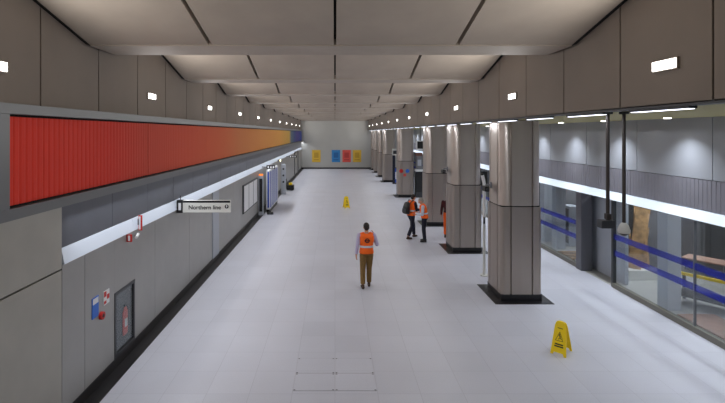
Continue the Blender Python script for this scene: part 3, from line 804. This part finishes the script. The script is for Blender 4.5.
def person(label, loc, rz, J, look):
    """J: joints in local frame (x right, y forward, z up); head turned by J['turn']"""
    t = thing('person', label, 'person', loc, rz)
    hp, ch = Vector(J['hip']), Vector(J['chest']); nk = Vector(J['neck']); hd = Vector(J['head'])
    b = MB()
    def torso(mb, g, z0=None, z1=None):
        rs = [(-.06, .150, .105), (0, .170, .118), (.06, .165, .115), (.16, .145, .102), (.28, .160, .112), (.38, .178, .120), (.46, .185, .108), (.51, .150, .090), (.545, .075, .065)]
        out = []; L = (ch.z-hp.z)/.46
        for dz, rx, ry in rs:
            z = hp.z+dz*L; q = min(1, max(0, dz/.46)); c = hp.lerp(ch, q)
            if z0 is not None and z < z0: continue
            if z1 is not None and z > z1: continue
            out.append((c.x, c.y, z, rx+g, ry+g))
        mb.rings(out, 28)
    torso(b, -.004)
    b.cap(ch+Vector((0, -.01, .06)), hd-Vector((0, .01, .06)), .058, .052)
    tm = Matrix.Rotation(J.get('turn', 0), 3, 'Z') @ Matrix.Rotation(J.get('nod', 0), 3, 'X')
    def hp_(x, y, z): return hd+tm @ Vector((x, y, z))
    b.ball(hp_(0, -.005, .03), .076, .095, .098, 20, 14, tm); b.ball(hp_(0, .035, -.045), .052, .055, .062, 16, 10, tm)
    b.cap(hp_(0, .085, .01), hp_(0, .108, -.022), .012, .016, 8)
    for s in (-1, 1): b.ball(hp_(s*.078, -.008, -.005), .012, .022, .032, 10, 8, tm)
    b.cap(hp_(-.02, .084, -.056), hp_(.02, .084, -.056), .008, .008, 8)
    for s, k in ((-1, 'L'), (1, 'R')):
        sh, el, wr = (Vector(p) for p in J['arm'+k])
        b.cap(sh, el, .052, .040); b.cap(el, wr, .041, .028)
        hd_dir = J['hand'+k]; hand(b, wr, hd_dir[0], hd_dir[1], hd_dir[2])
        h, kn, an, toe = (Vector(p) for p in J['leg'+k])
        b.cap(h, kn, .088, .056); b.cap(kn, kn.lerp(an, .35), .056, .056); b.cap(kn.lerp(an, .35), an, .056, .036)
        b.cap(an+Vector((0, -.01, -.03)), toe, .035, .026)
    remesh(b, 'body', 'skin', t, .007, 4)
    # trousers
    tr = MB(); torso(tr, .014, None, hp.z+.12)
    for k in 'LR':
        h, kn, an, toe = (Vector(p) for p in J['leg'+k])
        hem = kn.lerp(an, .93); tr.cap(h, kn, .104, .078); tr.tube([kn, hem], [.078, .066], 16); tr.ball(kn, .078)
    remesh(tr, 'trousers', look['trousers'], t)
    # shirt with sleeves
    shm = MB(); torso(shm, .012, hp.z+.04)
    for k in 'LR':
        sh, el, wr = (Vector(p) for p in J['arm'+k]); shm.cap(sh, el, .066, .053); shm.tube([el, el.lerp(wr, .93)], [.053, .040], 14); shm.ball(el, .053)
    remesh(shm, 'shirt', look['shirt'], t)
    if look.get('vest'):
        v = MB(); torso(v, .030, hp.z+.0)
        for q in (-1, 1): v.cap((q*.10+ch.x, ch.y-.02, ch.z+.075), (q*.165+ch.x, ch.y, ch.z+.035), .052, .058)
        vo = remesh(v, 'vest', 'orange', t)
        bd = MB(); zz = hp.z+.17*((ch.z-hp.z)/.46)
        c = hp.lerp(ch, .37); bd.rings([(c.x, c.y, zz, .185, .142), (c.x, c.y, zz+.055, .187, .144)], 32); bd.obj('reflective_band', 'silver', vo, smooth=True)
        if look.get('badge'):
            ring = MB(); cc = Vector((ch.x, ch.y-.154, ch.z-.09)); n = 24
            vs = []
            for i in range(n):
                a = 2*math.pi*i/n
                for r_ in (.062, .04): vs.append((cc.x+r_*math.cos(a), cc.y, cc.z+r_*math.sin(a)))
            m_ = len(vs); vs2 = [(x, y+.03, z) for x, y, z in vs]
            fs = [(2*i, (2*i+2) % m_, (2*i+3) % m_, 2*i+1) for i in range(n)]
            fs += [(2*i, m_+2*i, m_+(2*i+2) % m_, (2*i+2) % m_) for i in range(n)]
            ring.add(vs+vs2, fs); ring.box(cc.x-.075, cc.x+.075, cc.y-.002, cc.y+.03, cc.z-.011, cc.z+.011)
            ring.obj('badge', 'navy', vo)
    # hair
    hr = MB(); hr.ball(hp_(0, -.022, .045), .084, .096, .098, 20, 14, tm); hr.ball(hp_(0, -.045, .0), .076, .07, .085, 16, 10, tm)
    ho = remesh(hr, 'hair', look['hair'], t, .008, 3)
    eyes = MB()
    for s in (-1, 1): eyes.ball(hp_(s*.031, .083, .008), .010, .008, .007, 10, 8, tm)
    eyes.obj('eyes', 'blackp', t, smooth=True)
    for k in 'LR':
        h, kn, an, toe = (Vector(p) for p in J['leg'+k]); d = (toe-an); d.z = 0; d.normalize()
        so = MB(); heel = Vector((an.x, an.y, 0))-d*.035
        so.cap(heel+Vector((0, 0, .045)), heel+d*.10+Vector((0, 0, .048)), .044, .046, 12); so.cap(heel+d*.1+Vector((0, 0, .042)), Vector((toe.x, toe.y, .032)), .045, .034, 12)
        so.cap(heel+d*.03+Vector((0, 0, .05)), Vector((an.x, an.y, .10)), .042, .044, 12)
        zmin = 0
        so = remesh(so, 'shoe', look['shoe'], t, .008, 3)
        for v_ in so.data.vertices: v_.co.z = max(v_.co.z, .001)
    return t
def stand(h=1.0, **kw):
    J = dict(hip=(0, 0, .95), chest=(0, .0, 1.41), neck=(0, 0, 1.5), head=(0, .025, 1.645),
             armL=((-.20, 0, 1.44), (-.25, -.03, 1.15), (-.27, .04, .90)), armR=((.20, 0, 1.44), (.25, -.03, 1.15), (.27, .04, .90)),
             handL=((0, .1, -1), (1, .2, 0), (0, 1, 0)), handR=((0, .1, -1), (-1, .2, 0), (0, 1, 0)),
             legL=((-.09, 0, .90), (-.10, .02, .50), (-.11, -.02, .09), (-.13, .13, .035)), legR=((.09, 0, .90), (.10, .02, .50), (.11, -.02, .09), (.13, .13, .035)))
    J.update(kw); return J
# walking man seen from behind, right hand raised to his ear
man = stand(armL=((-.20, 0, 1.44), (-.255, -.04, 1.16), (-.285, .0, .91)), armR=((.20, 0, 1.44), (.29, .0, 1.18), (.225, .07, 1.42)),
            handR=((-.35, .1, 1), (-1, 0, 0), (0, -.6, .6)),
            legL=((-.09, 0, .90), (-.105, -.01, .50), (-.115, -.10, .10), (-.13, .05, .035)), legR=((.09, 0, .90), (.085, .10, .50), (.08, .08, .09), (.10, .24, .035)),
            nod=R(-12), head=(0, .045, 1.64))
man = person('person in orange vest and olive trousers walking away in the middle of the hall', (.87, 12.42, 0), R(4), man,
       dict(trousers='olive', shirt='lilac', vest=1, hair='hair', shoe='shoe', badge=1))
pa = stand(hip=(0, -.02, .93), chest=(0, .04, 1.40), head=(.0, .10, 1.63), nod=R(-20), armL=((-.20, .04, 1.42), (-.25, .06, 1.14), (-.12, .30, 1.14)), armR=((.20, .04, 1.42), (.25, .08, 1.14), (.12, .31, 1.16)),
           handL=((.4, 1, 0), (.3, 0, 1), (0, 0, 1)), handR=((-.4, 1, 0), (-.3, 0, 1), (0, 0, 1)),
           legL=((-.09, 0, .90), (-.11, .18, .52), (-.12, .22, .09), (-.14, .38, .035)), legR=((.09, -.02, .90), (.11, -.05, .50), (.12, -.26, .11), (.14, -.10, .035)))
a = person('person wearing black backpack and orange vest, left one of the standing pair', (3.10, 18.25, 0), R(-62), pa,
       dict(trousers='navy', shirt='navy', vest=1, hair='hair', shoe='shoe'))
bp = thing('backpack', 'black backpack worn by the person on the left of the pair', 'backpack', (3.10, 18.25, 0), R(-62))
MB().rings([(0, -.23, 1.0, .13, .08), (0, -.25, 1.05, .16, .11), (0, -.25, 1.25, .165, .12), (0, -.22, 1.42, .14, .09), (0, -.2, 1.48, .08, .05)], 24).obj('bag', 'blackp', bp, smooth=True)
MB().rings([(0, -.36, 1.03, .10, .03), (0, -.375, 1.1, .12, .04), (0, -.365, 1.22, .11, .03)], 20).obj('pocket', 'dkgrey', bp, smooth=True)
for s in (-1, 1): MB().tube([(s*.1, -.16, 1.42), (s*.13, -.03, 1.545), (s*.13, .12, 1.47), (s*.14, .19, 1.3), (s*.17, .06, 1.1), (s*.13, -.16, 1.08)], .017, 8).obj('strap', 'blackp', bp)
pb = stand(hip=(0, -.02, .94), chest=(0, .05, 1.37), head=(0, .13, 1.58), nod=R(-24), armL=((-.20, .05, 1.39), (-.26, .06, 1.10), (-.16, .30, 1.08)), armR=((.20, .05, 1.39), (.27, .05, 1.10), (.16, .28, 1.12)),
           handL=((.4, 1, 0), (.3, 0, 1), (0, 0, 1)), handR=((-.4, 1, 0), (-.3, 0, 1), (0, 0, 1)))
person('person with grey hair, pale sleeves and orange vest, standing on the right of the pair', (3.50, 17.65, 0), R(78), pb,
       dict(trousers='navy', shirt='paleshirt', vest=1, hair='greyhair', shoe='shoeb'))
pc = stand()
person('person in dark maroon top and orange trousers, half hidden behind the second column', (4.62, 18.4, 0), R(170), pc,
       dict(trousers='orange', shirt='maroon', vest=None, hair='hair', shoe='shoe'))
